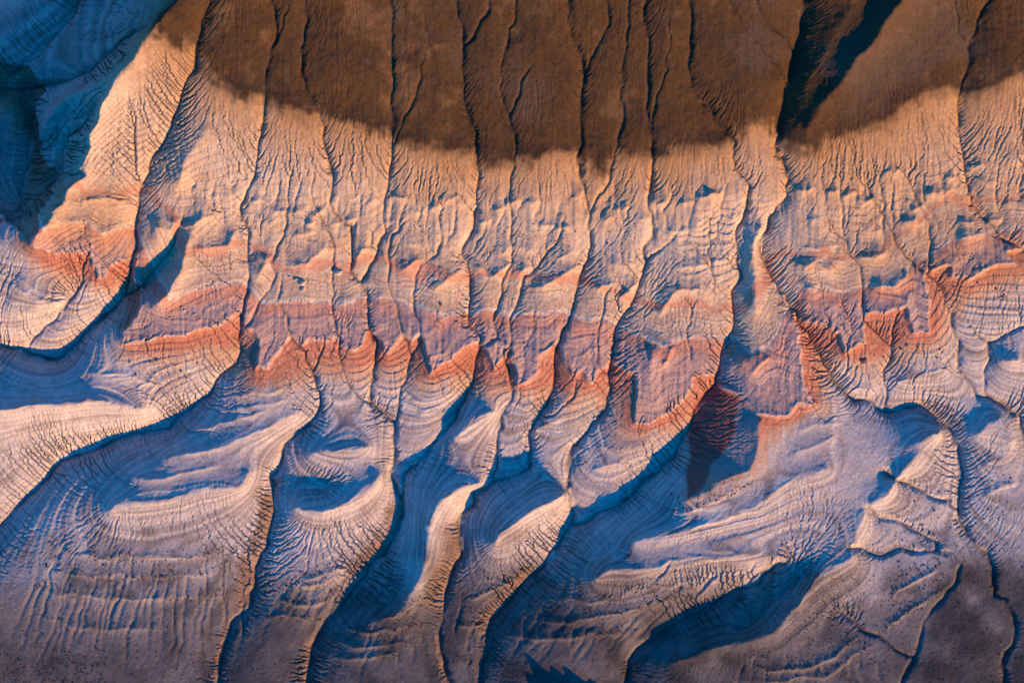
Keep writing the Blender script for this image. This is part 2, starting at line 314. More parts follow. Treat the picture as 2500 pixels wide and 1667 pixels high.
# main washes change their depth along the way: give explicit profiles
PROFILE = {'G1': [(0, 2.5), (.25, 3), (.45, 5.5), (.6, 7.5), (.75, 10), (1, 10.5)],
           'G2': [(0, 1.2), (.3, 1.4), (.42, 2.2), (.5, 3.5), (.62, 7), (.75, 8.5), (1, 7)],
           'G3': [(0, 1.2), (.35, 2), (.5, 3), (.62, 5), (.72, 6), (.85, 5), (.93, 2.5), (1, 2)],
           'G2c': [(0, 1.2), (.2, 2.5), (.35, 4.5), (.6, 4.8), (.75, 3.5), (.85, 1.8), (1, 1)],
           'G7': [(0, 1.7), (.3, 2), (.45, 3), (.55, 4.5), (.68, 5.5), (.8, 4.5), (.92, 2), (1, 1.5)],
           'G8': [(0, 1.1), (.3, 1.6), (.45, 3.2), (.58, 5), (.7, 7), (.82, 6.5), (.93, 2.5), (1, 1.5)],
           'G9': [(0, 1.6), (.3, 2.2), (.5, 2.6), (.66, 5), (.8, 7), (1, 7)],
           'G10': [(0, 4.5), (.08, 4.2), (.15, 4.2), (.3, 3.8), (.4, 4.5), (.55, 5.5), (.63, 6), (.72, 3.5), (.8, 2), (1, 1.2)],
           'G20': [(0, 2), (.3, 5), (.6, 4.5), (.85, 2.5), (1, 1)],
           'G12': [(0, .8), (.3, 2.2), (.6, 4), (.8, 4.5), (1, 2.5)]}
def constrain_profile(pts, prof):
    pts = P(pts)
    seg = np.hypot(*(pts[1:] - pts[:-1]).T); cum = np.concatenate([[0], np.cumsum(seg)])
    t = np.arange(0, cum[-1], STEP)
    x = np.interp(t, cum, pts[:, 0]); y = np.interp(t, cum, pts[:, 1])
    z = -np.interp(t / cum[-1], [p[0] for p in prof], [p[1] for p in prof])
    i = np.round((y - V0) / STEP / CS).astype(int); j = np.round((x - U0) / STEP / CS).astype(int)
    ok = (i >= 0) & (i < cv) & (j >= 0) & (j < cu)
    np.add.at(acc, (i[ok], j[ok]), z[ok]); np.add.at(wgt, (i[ok], j[ok]), 1.0)
for k, (pts, d0, d1, nd, nw) in GULLIES.items():
    if k in PROFILE: constrain_profile(pts, PROFILE[k])
    else: constrain(pts, -d0, -d1)
for pts, h0, h1 in CRESTS: constrain(pts, h0, h1)
for pts, h0, h1 in HOLLOWS: constrain(pts, -h0, -h1)
fixed = wgt > 0
fv = np.where(fixed, acc / np.maximum(wgt, 1e-9), 0).astype(np.float32)
cV = V0 + STEP * CS * np.arange(cv)[:, None] + np.zeros((1, cu))
Lm = np.interp(cV, [0, 330, 450, 900, 1050, 1450, 1650], [9, 8, 7, 8, 15, 16, 14])
k2 = ((DX * CS) / Lm) ** 2
f = fv.copy()
for it in range(700):
    p = np.pad(f, 1, mode='edge')
    f = (p[:-2, 1:-1] + p[2:, 1:-1] + p[1:-1, :-2] + p[1:-1, 2:]) / (4 + k2)
    f[fixed] = fv[fixed]
f = blur(f.astype(np.float32), 1)
macro = linsample(f, (nv, nu))
macro = blur(macro, 2)
MACRO_GAIN = np.interp(VV, [-100, 250, 380, 800, 900, 1100, 1667], [1.8, 1.55, .98, 1.0, 1.15, 1.12, 1.02]).astype(np.float32)
Z = BASE + MACRO_GAIN * macro
# the ravine west of the left-hand ridge lies in its shade
r = line_field('455,-190 425,0 385,60 352,95 330,150 285,190 266,235 246,262 240,300 219,330 220,370 203,400 216,425 182,452 170,472 166,497 138,518 112,552 80,590', 420, True)
W, d, side, t, over, L = r
# the line is drawn downwards, so the ravine is on its right-hand (negative) side
dw = np.where(side < 0, d, 0)
t_ = np.clip(dw / 230, 0, 1); t_ = t_ * (2 - t_)
RAV = np.zeros(UU.shape, np.float32); RAV[W] = t_ * (1 - np.clip((VV[W] - 480) / 130, 0, 1)) * (over <= 0)
zt = np.interp(VV[W], [-200, 0, 200, 400, 600], [28, 24, 18, 12, 9])
Z[W] -= np.maximum(BASE[W] - zt, 0) * t_ * (1 - np.clip((VV[W] - 480) / 130, 0, 1)) * (over <= 0)

# ---------------------------------------------------------------- ledges and scarps
def ledge(pts, h, back, front, cliff, cliff_px=4.0, taper=25.0):
    r = line_field(pts, max(back, front) * 4.5)
    if r is None: return
    W, d, side, t, over, L = r
    sd = d * side
    up = np.exp(-np.maximum(sd, 0) / back)
    dn = (1 - cliff) * np.exp(-np.maximum(-sd, 0) / front) + cliff * np.clip(1 + sd / cliff_px, 0, 1)
    prof = np.where(sd >= 0, up, dn)
    tp = np.clip(np.minimum(t, 1 - t) * L / max(taper, .28 * L), 0, 1)
    tp = tp * tp * (3 - 2 * tp)
    Z[W] += h * prof * tp
for s in L2: ledge(s, 1.1, 24, 10, .25)
for k_ in range(46):                        # small scalloped shoulders on the ribs
    if k_ < 31: uc, vc = 630 + k_ * 39 + rng.uniform(-10, 10), rng.choice([488, 520, 548]) + rng.uniform(-14, 14) + .00007 * (1250 - 630 - k_ * 39) ** 2 * -.6
    else: uc, vc = 1960 + (k_ - 31) * 36 + rng.uniform(-10, 10), rng.uniform(440, 590) - .08 * (k_ - 31) * 36
    w_ = rng.uniform(15, 26)
    ledge(np.array([[uc - w_, vc - w_ * .15], [uc - w_ * .3, vc + w_ * .22], [uc + w_ * .4, vc + w_ * .1], [uc + w_ * 1.1, vc - w_ * .5]]), rng.uniform(.8, 1.7), 16, 9, .15, taper=12)
for s in L3: ledge(s, 2.7, 30, 15, .12)
for s in L4S: ledge(s, .7, 24, 8, .3)
for a in LOW: ledge(a[0], a[1], a[2] * .72, a[3] * .8, a[4])
for pts, h0, h1 in CRESTS[5:19]:          # weathered lips along the lower crests
    ledge(pts, .9, 22, 12, .25)

# signed fields of the bed boundaries
def inside_below(pts):
    """True below the line (towards the plain); the line runs from the left to the right margin"""
    pts = P(pts)
    poly = np.vstack([pts, [[U1 + 500, pts[-1, 1]], [U1 + 500, 4000], [U0 - 500, 4000], [U0 - 500, pts[0, 1]]]])
    ins = np.zeros(UU.shape, bool)
    n = len(poly)
    for i in range(n):
        x1, y1 = poly[i]; x2, y2 = poly[(i + 1) % n]
        if y1 == y2: continue
        lo, hi = min(y1, y2), max(y1, y2)
        r0 = max(0, int((lo - 40 - V0) / STEP)); r1 = min(nv, int((hi + 40 - V0) / STEP) + 2)
        if r1 <= r0: continue
        gv = WV[r0:r1]; gu = WU[r0:r1]
        c = ((y1 > gv) != (y2 > gv)) & (gu < (x2 - x1) * (gv - y1) / (y2 - y1) + x1)
        ins[r0:r1] ^= c
    return ins
def inside_poly(pts):
    poly = P(pts); ins = np.zeros(UU.shape, bool); n = len(poly)
    for i in range(n):
        x1, y1 = poly[i]; x2, y2 = poly[(i + 1) % n]
        if y1 == y2: continue
        ins ^= ((y1 > WV) != (y2 > WV)) & (WU < (x2 - x1) * (WV - y1) / (y2 - y1) + x1)
    return ins
def signed(pts, reach=340):
    W, d, side, t, over, L = line_field(pts, reach)
    full = np.full(UU.shape, 999.0, np.float32); full[W] = np.minimum(d, 999)
    return np.where(inside_below(pts), -full, full)
sE = signed(E1) + 1.5 * noise(24, octaves=2) + 1.0 * noise(9, octaves=1); sT = signed(T1); sL = signed(L4); sR = signed(RB)

# the red scarp: dip slope behind, cliff and red face in front
he = 3.9 + .7 * noise(260, octaves=1)
up = np.exp(-np.maximum(sE, 0) / 75)
dn = .55 * np.exp(-np.maximum(-sE, 0) / 38) + .45 * np.clip(1 + sE / 7.0, 0, 1)
Z += he * np.where(sE >= 0, up, dn)
# low step under the brown cap
Z += .9 * np.where(sT >= 0, np.exp(-np.maximum(sT, 0) / 60), np.exp(-np.maximum(-sT, 0) / 30))

# gully notches
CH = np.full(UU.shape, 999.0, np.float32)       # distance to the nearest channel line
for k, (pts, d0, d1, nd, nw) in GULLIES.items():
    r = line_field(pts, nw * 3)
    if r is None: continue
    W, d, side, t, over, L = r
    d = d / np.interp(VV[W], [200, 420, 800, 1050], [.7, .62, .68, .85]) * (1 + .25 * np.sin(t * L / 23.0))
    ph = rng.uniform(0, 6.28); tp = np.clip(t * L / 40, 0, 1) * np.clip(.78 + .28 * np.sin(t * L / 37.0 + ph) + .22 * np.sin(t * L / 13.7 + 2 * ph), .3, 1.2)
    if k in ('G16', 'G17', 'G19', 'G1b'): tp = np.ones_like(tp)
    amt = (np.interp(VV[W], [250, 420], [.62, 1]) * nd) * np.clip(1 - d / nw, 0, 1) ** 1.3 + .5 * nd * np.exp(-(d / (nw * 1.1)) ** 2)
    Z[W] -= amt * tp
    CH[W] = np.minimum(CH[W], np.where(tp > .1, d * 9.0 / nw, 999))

# fans of long rills down the terraced mounds
def fan(a0, a1, va, b0, b1, vb, n, nd, nw):
    for k in range(n):
        f_ = (k + rng.uniform(-.28, .28)) / (n - 1)
        st_ = va + rng.uniform(-28, .3 * (vb - va)) + 34 * math.sin(math.pi * f_); en_ = vb + rng.uniform(-70, 30) + 20 * math.sin(math.pi * f_)
        ys = np.linspace(st_, en_, 12)
        g_ = (ys - va) / (vb - va)
        xs = (a0 + (a1 - a0) * f_) * (1 - g_) + (b0 + (b1 - b0) * f_) * g_ + np.cumsum(rng.normal(0, 2.6, 12))
        r = line_field(np.stack([xs, ys], 1), nw * 3)
        if r is None: continue
        W, d, side, t, over, L = r
        amp = nd * rng.uniform(.5, 1.2) * np.clip(np.minimum(t * 3, (1 - t) * 3), 0, 1)
        Z[W] -= amp * (np.clip(1 - d / nw, 0, 1) + .35 * np.exp(-(d / (nw * 1.3)) ** 2))
fan(640, 1830, 432, 615, 1790, 585, 30, .55, 7)
fan(420, 600, 380, 400, 590, 500, 6, .7, 7)
fan(1960, 2480, 415, 1990, 2500, 560, 13, .6, 7)
fan(130, 610, 1325, 10, 600, 1610, 25, .42, 4.6)
fan(720, 870, 1385, 640, 790, 1560, 7, .35, 6)
fan(900, 1040, 1495, 840, 1060, 1640, 8, .35, 6)
fan(1310, 1640, 1470, 1235, 1520, 1600, 13, .4, 6)
fan(1560, 1880, 1375, 1500, 1800, 1450, 9, .7, 6)
fan(1830, 2110, 1560, 1800, 2160, 1690, 12, .35, 6)
fan(1130, 1200, 1480, 1110, 1180, 1600, 4, .6, 5)
# pinnacles standing just south of the view; their shadows reach the flats
Z += 5.2 * np.exp(-(((UU - 1425) / 92) ** 4 + ((VV - 1728) / 22) ** 2))
for (pu, pv, h, w) in [(1345, 1722, 1.8, 15), (1388, 1728, 2.8, 14), (1424, 1722, 1.8, 11), (1458, 1730, 2.4, 13), (1498, 1728, 2.2, 13)]:
    Z += h * np.exp(-(((UU - pu) / w) ** 2 + ((VV - pv) / (w * 1.2)) ** 2))

# ---------------------------------------------------------------- rills: stream-power erosion on the grid
plainness = np.clip((VV - 1415 - 60 * np.sin(UU / 260)) / 160, 0, 1) * np.where(UU > 2250, 1, .9)
plainness = np.maximum(plainness, np.clip((UU - 2255 + .35 * np.clip(VV - 1450, 0, 400)) / 70, 0, 1) * np.clip((VV - 1290) / 110, 0, 1))
brown = np.clip(sT / 14 + .5, 0, 1)
K = 0.040 * (1 - .68 * brown) * (1 - .55 * plainness)
K *= np.clip(1 + .6 * noise(110, octaves=3), .12, 2.4)
K *= .3 + .7 * np.clip((-sT - 15) / 95, 0, 1) + .7 * brown
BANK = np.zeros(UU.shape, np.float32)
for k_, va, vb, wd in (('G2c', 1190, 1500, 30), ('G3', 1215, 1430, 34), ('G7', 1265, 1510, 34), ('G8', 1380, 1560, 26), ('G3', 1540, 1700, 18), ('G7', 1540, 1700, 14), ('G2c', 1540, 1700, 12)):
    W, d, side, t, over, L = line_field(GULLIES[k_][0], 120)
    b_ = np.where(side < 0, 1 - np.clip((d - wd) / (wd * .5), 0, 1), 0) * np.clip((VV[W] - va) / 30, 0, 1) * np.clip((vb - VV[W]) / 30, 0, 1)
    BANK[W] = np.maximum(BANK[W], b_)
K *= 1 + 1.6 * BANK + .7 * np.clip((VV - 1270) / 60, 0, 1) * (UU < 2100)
K = np.clip(K, 0.004, .13).astype(np.float32)
ribz = np.clip((VV - 425) / 50, 0, 1) * np.clip((640 - VV) / 60, 0, 1) * np.clip((sE - 20) / 40, 0, 1)
Z = Z + ribz * (.42 * noise(44, 130, octaves=2) + .15 * noise(20, 60, octaves=2))
K *= 1 - .4 * ribz
rough = .032 * noise(26, octaves=3) + .032 * rng.standard_normal(UU.shape).astype(np.float32)
Z = Z + rough * (1 - .5 * brown)
Z = Z.astype(np.float64)
Z_before = Z.copy()
offs = [(-1, -1), (-1, 0), (-1, 1), (0, -1), (0, 1), (1, -1), (1, 0), (1, 1)]
N = nv * nu
idx = np.arange(N).reshape(nv, nu)
def erode(Z, K, amax, m=0.5):
    zp = np.pad(Z, 1, mode='constant', constant_values=1e6)
    best = np.zeros((nv, nu)); rec = idx.copy(); dl = np.ones((nv, nu))
    for dy, dx in offs:
        l = math.hypot(dx, dy)
        s = (Z - zp[1 + dy:1 + dy + nv, 1 + dx:1 + dx + nu]) / l * rng.uniform(.72, 1.28, (nv, nu))
        m_ = s > best
        best = np.where(m_, s, best)
        rec = np.where(m_, idx + dy * nu + dx, rec)
        dl = np.where(m_, l, dl)
    rec[0, :] = idx[0, :]; rec[-1, :] = idx[-1, :]; rec[:, 0] = idx[:, 0]; rec[:, -1] = idx[:, -1]
    rec = rec.ravel(); dl = dl.ravel()
    # depth of every cell in its drainage tree by pointer doubling
    depth = (rec != idx.ravel()).astype(np.int32); ptr = rec.copy()
    for _ in range(14):
        nd_ = depth + depth[ptr]
        np_ = ptr[ptr]
        if np.array_equal(np_, ptr): break
        depth, ptr = nd_, np_
    order = np.argsort(depth, kind='stable')
    ds = depth[order]
    bounds = np.searchsorted(ds, np.arange(ds[-1] + 2))
    A = np.ones(N)
    for lev in range(ds[-1], 0, -1):
        c = order[bounds[lev]:bounds[lev + 1]]
        np.add.at(A, rec[c], A[c])
    F = K.ravel() * np.minimum(A, amax) ** m / dl
    z = Z.ravel().copy()
    for lev in range(1, ds[-1] + 1):
        c = order[bounds[lev]:bounds[lev + 1]]
        zr = z[rec[c]]
        z[c] = np.where(z[c] > zr, (z[c] + F[c] * zr) / (1 + F[c]), z[c])
    return z.reshape(nv, nu), A.reshape(nv, nu)
for it in range(11):
    Z, AREA = erode(Z, K, 300.0)
    p = np.pad(Z, 1, mode='edge')
    lap = (p[:-2, 1:-1] + p[2:, 1:-1] + p[1:-1, :-2] + p[1:-1, 2:]) - 4 * Z
    Z = Z + .022 * lap
Z = Z.astype(np.float32)
carve = blur((Z - Z_before.astype(np.float32)), 12)
Z = Z - .8 * carve                      # keep the surveyed levels, keep the rills
Zs = blur(Z, 24)                         # smooth surface for the bedding

# ---------------------------------------------------------------- bedding: thin ledges and bands
sig = Zs * .55 + Z * .45 + .018 * PX * 5 * (VV - 800) * .5 + .5 * noise(300, octaves=2)
rel0 = Z - Zs
def tri(x):
    x = x - np.floor(x)
    return np.where(x < .72, x / .72, (1 - x) / .28)
streak = noise(8, 75, octaves=2); streak2 = noise(6, 50, octaves=1)
zone = np.clip((-sT - 8) / 40, 0, 1) * np.clip((sE + 10) / 20, 0, 1)
Z += zone * (1 - .5 * np.clip(sL / 20 + .5, 0, 1) * (1 - np.clip((sL - 95) / 40, 0, 1))) * (.11 * streak + .05 * streak2) + np.clip((-sE) / 6, 0, 1) * np.clip((sR + 40) / 40, 0, 1) * (.045 * streak + .02 * streak2)
below_tan = np.clip(-(sT + 120) / 60, 0, 1)
sigL = (sL + 16 * rel0) / 15.0
midz = np.clip(sL / 20 + .5, 0, 1) * (1 - np.clip((sL - 95) / 40, 0, 1)) * (sT < -60)
Z += midz * np.clip(.6 + .5 * noise(120, octaves=2), 0, 1.5) * (.13 * (tri(-sigL * .83 + .3 * np.sin(sigL * 1.9)) - .5) + .09 * (tri(-sigL * 2.3 + .3) - .5) + .07 * (tri(-sigL * 1.37) - .5))
bedamp = (1 - .8 * midz) * below_tan * (1 - plainness * .8)
Z += bedamp * (.30 * (tri(sig / 1.25) - .5) + .17 * (tri(sig / .46) - .5)) * np.clip(.8 + .5 * noise(200, octaves=1), .1, 1.6)
Z += .035 * noise(7, octaves=1) + .02 * rng.standard_normal(UU.shape).astype(np.float32)
Z += brown * (.10 * noise(16, octaves=2) + .10 * noise(60, octaves=2) + .06 * noise(7, 60, octaves=2) + .02 * rng.standard_normal(UU.shape).astype(np.float32))

# ---------------------------------------------------------------- rock colours per vertex (linear base colours)
def col(*c): return np.array(c, np.float32)
BROWN = col(.072, .036, .013); BROWN_D = col(.040, .023, .012); TAN = col(.32, .175, .072); PALE = col(.44, .335, .225)
OCHRE = col(.41, .27, .155); PINK = col(.39, .185, .115); PURP = col(.335, .225, .18); RED = col(.345, .14, .08); RED_D = col(.26, .095, .062)
GREY = col(.345, .295, .25); CREAM = col(.47, .39, .29); LILAC = col(.25, .205, .18); GRAVEL = col(.046, .039, .034); SAND = col(.155, .125, .102)
def lerp(a, b, t): t = np.clip(t, 0, 1)[..., None]; return a * (1 - t) + b * t
def ss(x, a, b): t = np.clip((x - a) / (b - a), 0, 1); return t * t * (3 - 2 * t)
n1 = noise(60, octaves=3); n2 = noise(18, octaves=3); n3 = noise(220, octaves=2); nstreak = noise(7, 90, octaves=2)
jit = 3.5 * n2 + 5 * nstreak
rel = (Z - Zs)
one = np.ones(UU.shape, np.float32)
# grey badland foot
band = np.sin(2 * np.pi * sig / 2.9) + .6 * np.sin(2 * np.pi * sig / 1.13 + 1.3)
COL = lerp(GREY[None, None], np.array([.43, .37, .305], np.float32)[None, None], .5 + .32 * band + .15 * n1)
COL = lerp(COL, LILAC, ss(np.sin(2 * np.pi * sig / 7.3 + .8) + .35 * n1, .35, 1.2) * .8)
thin = ss(np.sin(2 * np.pi * sig / .92 + .6 * n1) + .3 * n1, .35, 1.0)
COL = lerp(COL, col(.19, .145, .115), .72 * thin * np.clip(.8 + .5 * n3, .2, 1))
COL = lerp(COL, CREAM * 1.12, .65 * ss(np.sin(2 * np.pi * sig / 1.55 + 2 + .5 * n1), .55, 1.0))
# gravel on the flats and on the treads of the lowest benches
low = ss(VV + 30 * n1 + 25 * np.sin(UU / 170), 1290, 1480)
COL = lerp(COL, SAND, low * .8)
COL = lerp(COL, GRAVEL, low * ss(np.sin(2 * np.pi * sig / 1.7) + .5 * n1 + .5 * n2, .1, 1.0) * .55)
COL = lerp(COL, GRAVEL, plainness * (.70 + .22 * n1))
# red beds between scarp edge and their foot
fr = np.clip(-sE / np.maximum(-sE + np.maximum(sR, 0), 1), 0, 1)
redmask = ss(-sE + jit * .3, -1, 3) * ss(sR + 1.6 * jit + 8 * n1, -38, 22)
redc = lerp(RED[None, None], RED_D[None, None], .35 + .3 * np.sin(2 * np.pi * (-sE + 10 * rel0) / 17) + .2 * np.sin(2 * np.pi * (-sE + 10 * rel0) / 7) + .2 * n1)
redc = lerp(redc, OCHRE, ss(fr + .1 * n1, .35, 1.0) * .65)
redc = lerp(redc, CREAM, .35 * ss(np.sin(2 * np.pi * (-sE + 12 * rel0) / 11.0) + .3 * n1, .55, 1.1))
COL = lerp(COL, redc, redmask)
# above the scarp edge: purple bed, pink bed, ochre beds, pale rilled slope, tan band, brown cap
up_c = lerp(PURP[None, None], PINK[None, None], ss(sE + jit, 22, 62))
inL = ss(sL + jit * .5, -3, 3)                    # 1 above the pale line
pinkw = ss(-sL + jit, 0, 9) * (1 - ss(-sL + jit + 6 * n1, 22, 54)) * (.85 + .14 * np.sin(2 * np.pi * (sL + 12 * rel0) / 11) + .12 * n1)
up_c = lerp(PURP[None, None], PINK[None, None], pinkw * .9 + .12 * n1)
och = lerp(OCHRE[None, None], CREAM[None, None], .45 + .3 * band + .15 * n1)
bandL = .7 * np.sin(2 * np.pi * sigL * .83 + 1.9 * np.sin(sigL * 1.9)) + .45 * np.sin(2 * np.pi * sigL * 1.37) + .7 * np.sin(2 * np.pi * sigL * 2.3 + 1) + .5 * np.sin(2 * np.pi * sigL * .37 + 2)
och = lerp(OCHRE[None, None] * .9, lerp(CREAM, OCHRE, np.array(.35))[None, None], .45 + .33 * bandL + .12 * n1)
och = lerp(och, col(.27, .165, .095), .6 * ss(np.sin(2 * np.pi * sigL * 1.23 + 1.3 * np.sin(sigL * .9)) + .3 * n1, .45, 1.0))
och = lerp(och, CREAM * 1.1, .6 * ss(np.sin(2 * np.pi * sigL * 1.61 + .8 * np.sin(sigL * 1.4) + 2) + .3 * n1, .5, 1.0))
och = lerp(och, PINK, .8 * (1 - ss(np.abs(sL - 86 + 10 * n1 - 8 * rel0), 6, 13)))
och = lerp(och, PINK, .3 * ss(np.sin(2 * np.pi * sig / 3.9 + 2.0) + .2 * n1, .72, 1.0))
pale = lerp(PALE[None, None], OCHRE[None, None], .35 + .25 * n3 + .12 * band)
abv = lerp(och, pale, ss(sL + 10 * n1, 85, 165))
abv = lerp(abv, CREAM, .8 * (1 - ss(np.abs(sL - 5 + jit * .3), 2, 6)))
tan = lerp(TAN[None, None], OCHRE[None, None], .2 + .2 * nstreak + .12 * n1)
abv = lerp(abv, lerp(pale, tan, .5 * one), ss(sT + 9 * nstreak + 8 * n1, -185, -95))
abv = lerp(abv, tan, ss(sT + 7 * nstreak + 8 * n1, -110, -30))
abv = lerp(abv, lerp(tan, BROWN[None, None] * 1.6, .55 * one), ss(sT + 9 * nstreak + 6 * n2 + 6 * n1, -42, -4))
stip = noise(5, octaves=1)
cap = lerp(BROWN[None, None], BROWN_D[None, None], .36 + .26 * n1 + .26 * n2 + .22 * stip + .2 * n3)
cap = lerp(cap, TAN * .55, .45 * ss(noise(110, octaves=4, gain=.6) + .3 * n2, .2, 1.9))
cap = lerp(cap, col(.098, .064, .040), .5 * ss(n3 + .3 * n1, .5, 1.6))
cap = lerp(cap, BROWN_D * .8, .85 * np.exp(-np.maximum(sT, 0) / 26) * ss(n2 + n1, -1.1, .8))
abv = lerp(abv, cap, ss(sT + 4 * nstreak + 8 * n2 + 9 * n1 + 10 * np.maximum(n3, 0), -24, 16))
up_c = lerp(up_c, abv, inL)
COL = lerp(COL, up_c, ss(sE + jit * .15, -1.5, 1.5))
tong = inside_poly('1795,985 1846,1014 1850,1090 1834,1140 1745,1182 1735,1140 1780,1090 1800,1050')
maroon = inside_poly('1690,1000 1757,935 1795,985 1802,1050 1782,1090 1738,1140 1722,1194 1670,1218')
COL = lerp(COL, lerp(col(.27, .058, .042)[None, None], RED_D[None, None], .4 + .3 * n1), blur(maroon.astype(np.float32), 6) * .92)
COL = lerp(COL, PURP, blur(tong.astype(np.float32), 3) * .9)
ravc = lerp(lerp(np.array([.50, .44, .37], np.float32)[None, None], LILAC[None, None], .5 + .4 * np.sin(2 * np.pi * sig / 2.3) + .2 * n1), PINK, .6 * ss(np.sin(2 * np.pi * sig / 6.1 + 1) + .2 * n1, .5, 1.0))
COL = lerp(COL, ravc, RAV * .75 * (sE > 0))
# far right shoulder is more evenly tan
COL = lerp(COL, TAN, .35 * ss(UU, 1930, 2150) * (1 - ss(VV, 640, 760)) * (1 - brown))
COL = lerp(COL, TAN, .45 * (1 - ss(UU, 260, 380)) * ss(sE, 6, 30) * ss(VV, 420, 480))
# rill beds and channel lines set darker than the rock around
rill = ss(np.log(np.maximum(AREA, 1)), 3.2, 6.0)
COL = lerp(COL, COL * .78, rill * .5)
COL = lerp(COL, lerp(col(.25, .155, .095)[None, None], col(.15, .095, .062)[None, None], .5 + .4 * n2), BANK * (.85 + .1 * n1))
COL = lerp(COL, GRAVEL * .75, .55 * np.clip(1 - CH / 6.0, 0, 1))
COL *= (1 + .06 * n2 + .05 * noise(5, octaves=1) + .08 * rng.standard_normal(UU.shape).astype(np.float32))[..., None]
COL = np.clip(COL, .01, .8)

# ---------------------------------------------------------------- world positions and normals
fac = (CAM_H - blur(BASE, 20)) / CAM_H
XX = (UU - 1250) * PX * fac
YY = (833.5 - VV) * PX * fac
def ground(u, v):
    i = int(np.clip(round((v - V0) / STEP), 0, nv - 1)); j = int(np.clip(round((u - U0) / STEP), 0, nu - 1))
    return float(XX[i, j]), float(YY[i, j]), float(Z[i, j])
zx = np.gradient(Z, axis=1) / np.gradient(XX, axis=1); zy = np.gradient(Z, axis=0) / np.gradient(YY, axis=0)
NN = np.stack([-zx, -zy, np.ones_like(Z)], -1); NN /= np.linalg.norm(NN, axis=-1, keepdims=True)
POS = np.stack([XX, YY, Z], -1).astype(np.float32)

# ---------------------------------------------------------------- materials
def rock_material():
    m = bpy.data.materials.new('bedded_clay'); m.use_nodes = True
    nt = m.node_tree; b = nt.nodes['Principled BSDF']
    b.inputs['Roughness'].default_value = .95
    b.inputs['Specular IOR Level'].default_value = .12
    at = nt.nodes.new('ShaderNodeAttribute'); at.attribute_name = 'rock'
    geo = nt.nodes.new('ShaderNodeNewGeometry')
    nz = nt.nodes.new('ShaderNodeTexNoise'); nz.inputs['Scale'].default_value = 1.6; nz.inputs['Detail'].default_value = 6; nz.inputs['Roughness'].default_value = .7
    nt.links.new(geo.outputs['Position'], nz.inputs['Vector'])
    ramp = nt.nodes.new('ShaderNodeMapRange'); ramp.inputs['From Min'].default_value = .25; ramp.inputs['From Max'].default_value = .75
    ramp.inputs['To Min'].default_value = .72; ramp.inputs['To Max'].default_value = 1.26
    nt.links.new(nz.outputs['Fac'], ramp.inputs['Value'])
    mul = nt.nodes.new('ShaderNodeVectorMath'); mul.operation = 'SCALE'
    nt.links.new(at.outputs['Color'], mul.inputs[0]); nt.links.new(ramp.outputs['Result'], mul.inputs['Scale'])
    nt.links.new(mul.outputs['Vector'], b.inputs['Base Color'])
    nz2 = nt.nodes.new('ShaderNodeTexNoise'); nz2.inputs['Scale'].default_value = 1.5; nz2.inputs['Detail'].default_value = 5; nz2.inputs['Roughness'].default_value = .65
    nt.links.new(geo.outputs['Position'], nz2.inputs['Vector'])
    bp = nt.nodes.new('ShaderNodeBump'); bp.inputs['Strength'].default_value = .9; bp.inputs['Distance'].default_value = .16
    nt.links.new(nz2.outputs['Fac'], bp.inputs['Height']); nt.links.new(bp.outputs['Normal'], b.inputs['Normal'])
    return m
ROCK = rock_material()
def plain_material(name, c, var=.25, scale=8):
    m = bpy.data.materials.new(name); m.use_nodes = True
    nt = m.node_tree; b = nt.nodes['Principled BSDF']; b.inputs['Roughness'].default_value = .95; b.inputs['Specular IOR Level'].default_value = .1
    nz = nt.nodes.new('ShaderNodeTexNoise'); nz.inputs['Scale'].default_value = scale; nz.inputs['Detail'].default_value = 5
    cr = nt.nodes.new('ShaderNodeValToRGB')
    cr.color_ramp.elements[0].color = (*[x * (1 - var) for x in c], 1); cr.color_ramp.elements[1].color = (*[min(1, x * (1 + var)) for x in c], 1)
    cr.color_ramp.elements[0].position = .3; cr.color_ramp.elements[1].position = .7
    geo = nt.nodes.new('ShaderNodeNewGeometry'); nt.links.new(geo.outputs['Position'], nz.inputs['Vector'])
    nt.links.new(nz.outputs['Fac'], cr.inputs['Fac']); nt.links.new(cr.outputs['Color'], b.inputs['Base Color'])
    return m


# ---------------------------------------------------------------- split the land surface into hills, gullies and flats
def grid_object(name, cellmask, parent=None):
    cells = np.argwhere(cellmask)
    if len(cells) == 0: return None
    i = cells[:, 0]; j = cells[:, 1]
    a = i * nu + j
    quads = np.stack([a, a + nu, a + nu + 1, a + 1], 1)
    ids, inv = np.unique(quads.ravel(), return_inverse=True)
    nq = len(quads)
    me = bpy.data.meshes.new(name)
    org = np.zeros(3, np.float32) if parent is None else np.array(parent.location, np.float32)
    me.vertices.add(len(ids)); me.vertices.foreach_set('co', (POS.reshape(-1, 3)[ids] - org).ravel())
    me.loops.add(nq * 4); me.loops.foreach_set('vertex_index', inv.astype(np.int32).ravel())
    me.polygons.add(nq); me.polygons.foreach_set('loop_start', np.arange(0, nq * 4, 4, dtype=np.int32))
    me.polygons.foreach_set('use_smooth', np.ones(nq, bool))
    at = me.attributes.new('rock', 'FLOAT_COLOR', 'POINT')
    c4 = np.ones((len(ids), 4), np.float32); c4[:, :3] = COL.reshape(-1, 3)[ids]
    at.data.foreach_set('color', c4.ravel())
    me.update(calc_edges=True)
    me.normals_split_custom_set_from_vertices(NN.reshape(-1, 3)[ids].astype(np.float32))
    me.materials.append(ROCK)
    o = bpy.data.objects.new(name, me); C.objects.link(o)
    if parent: o.parent = parent
    return o

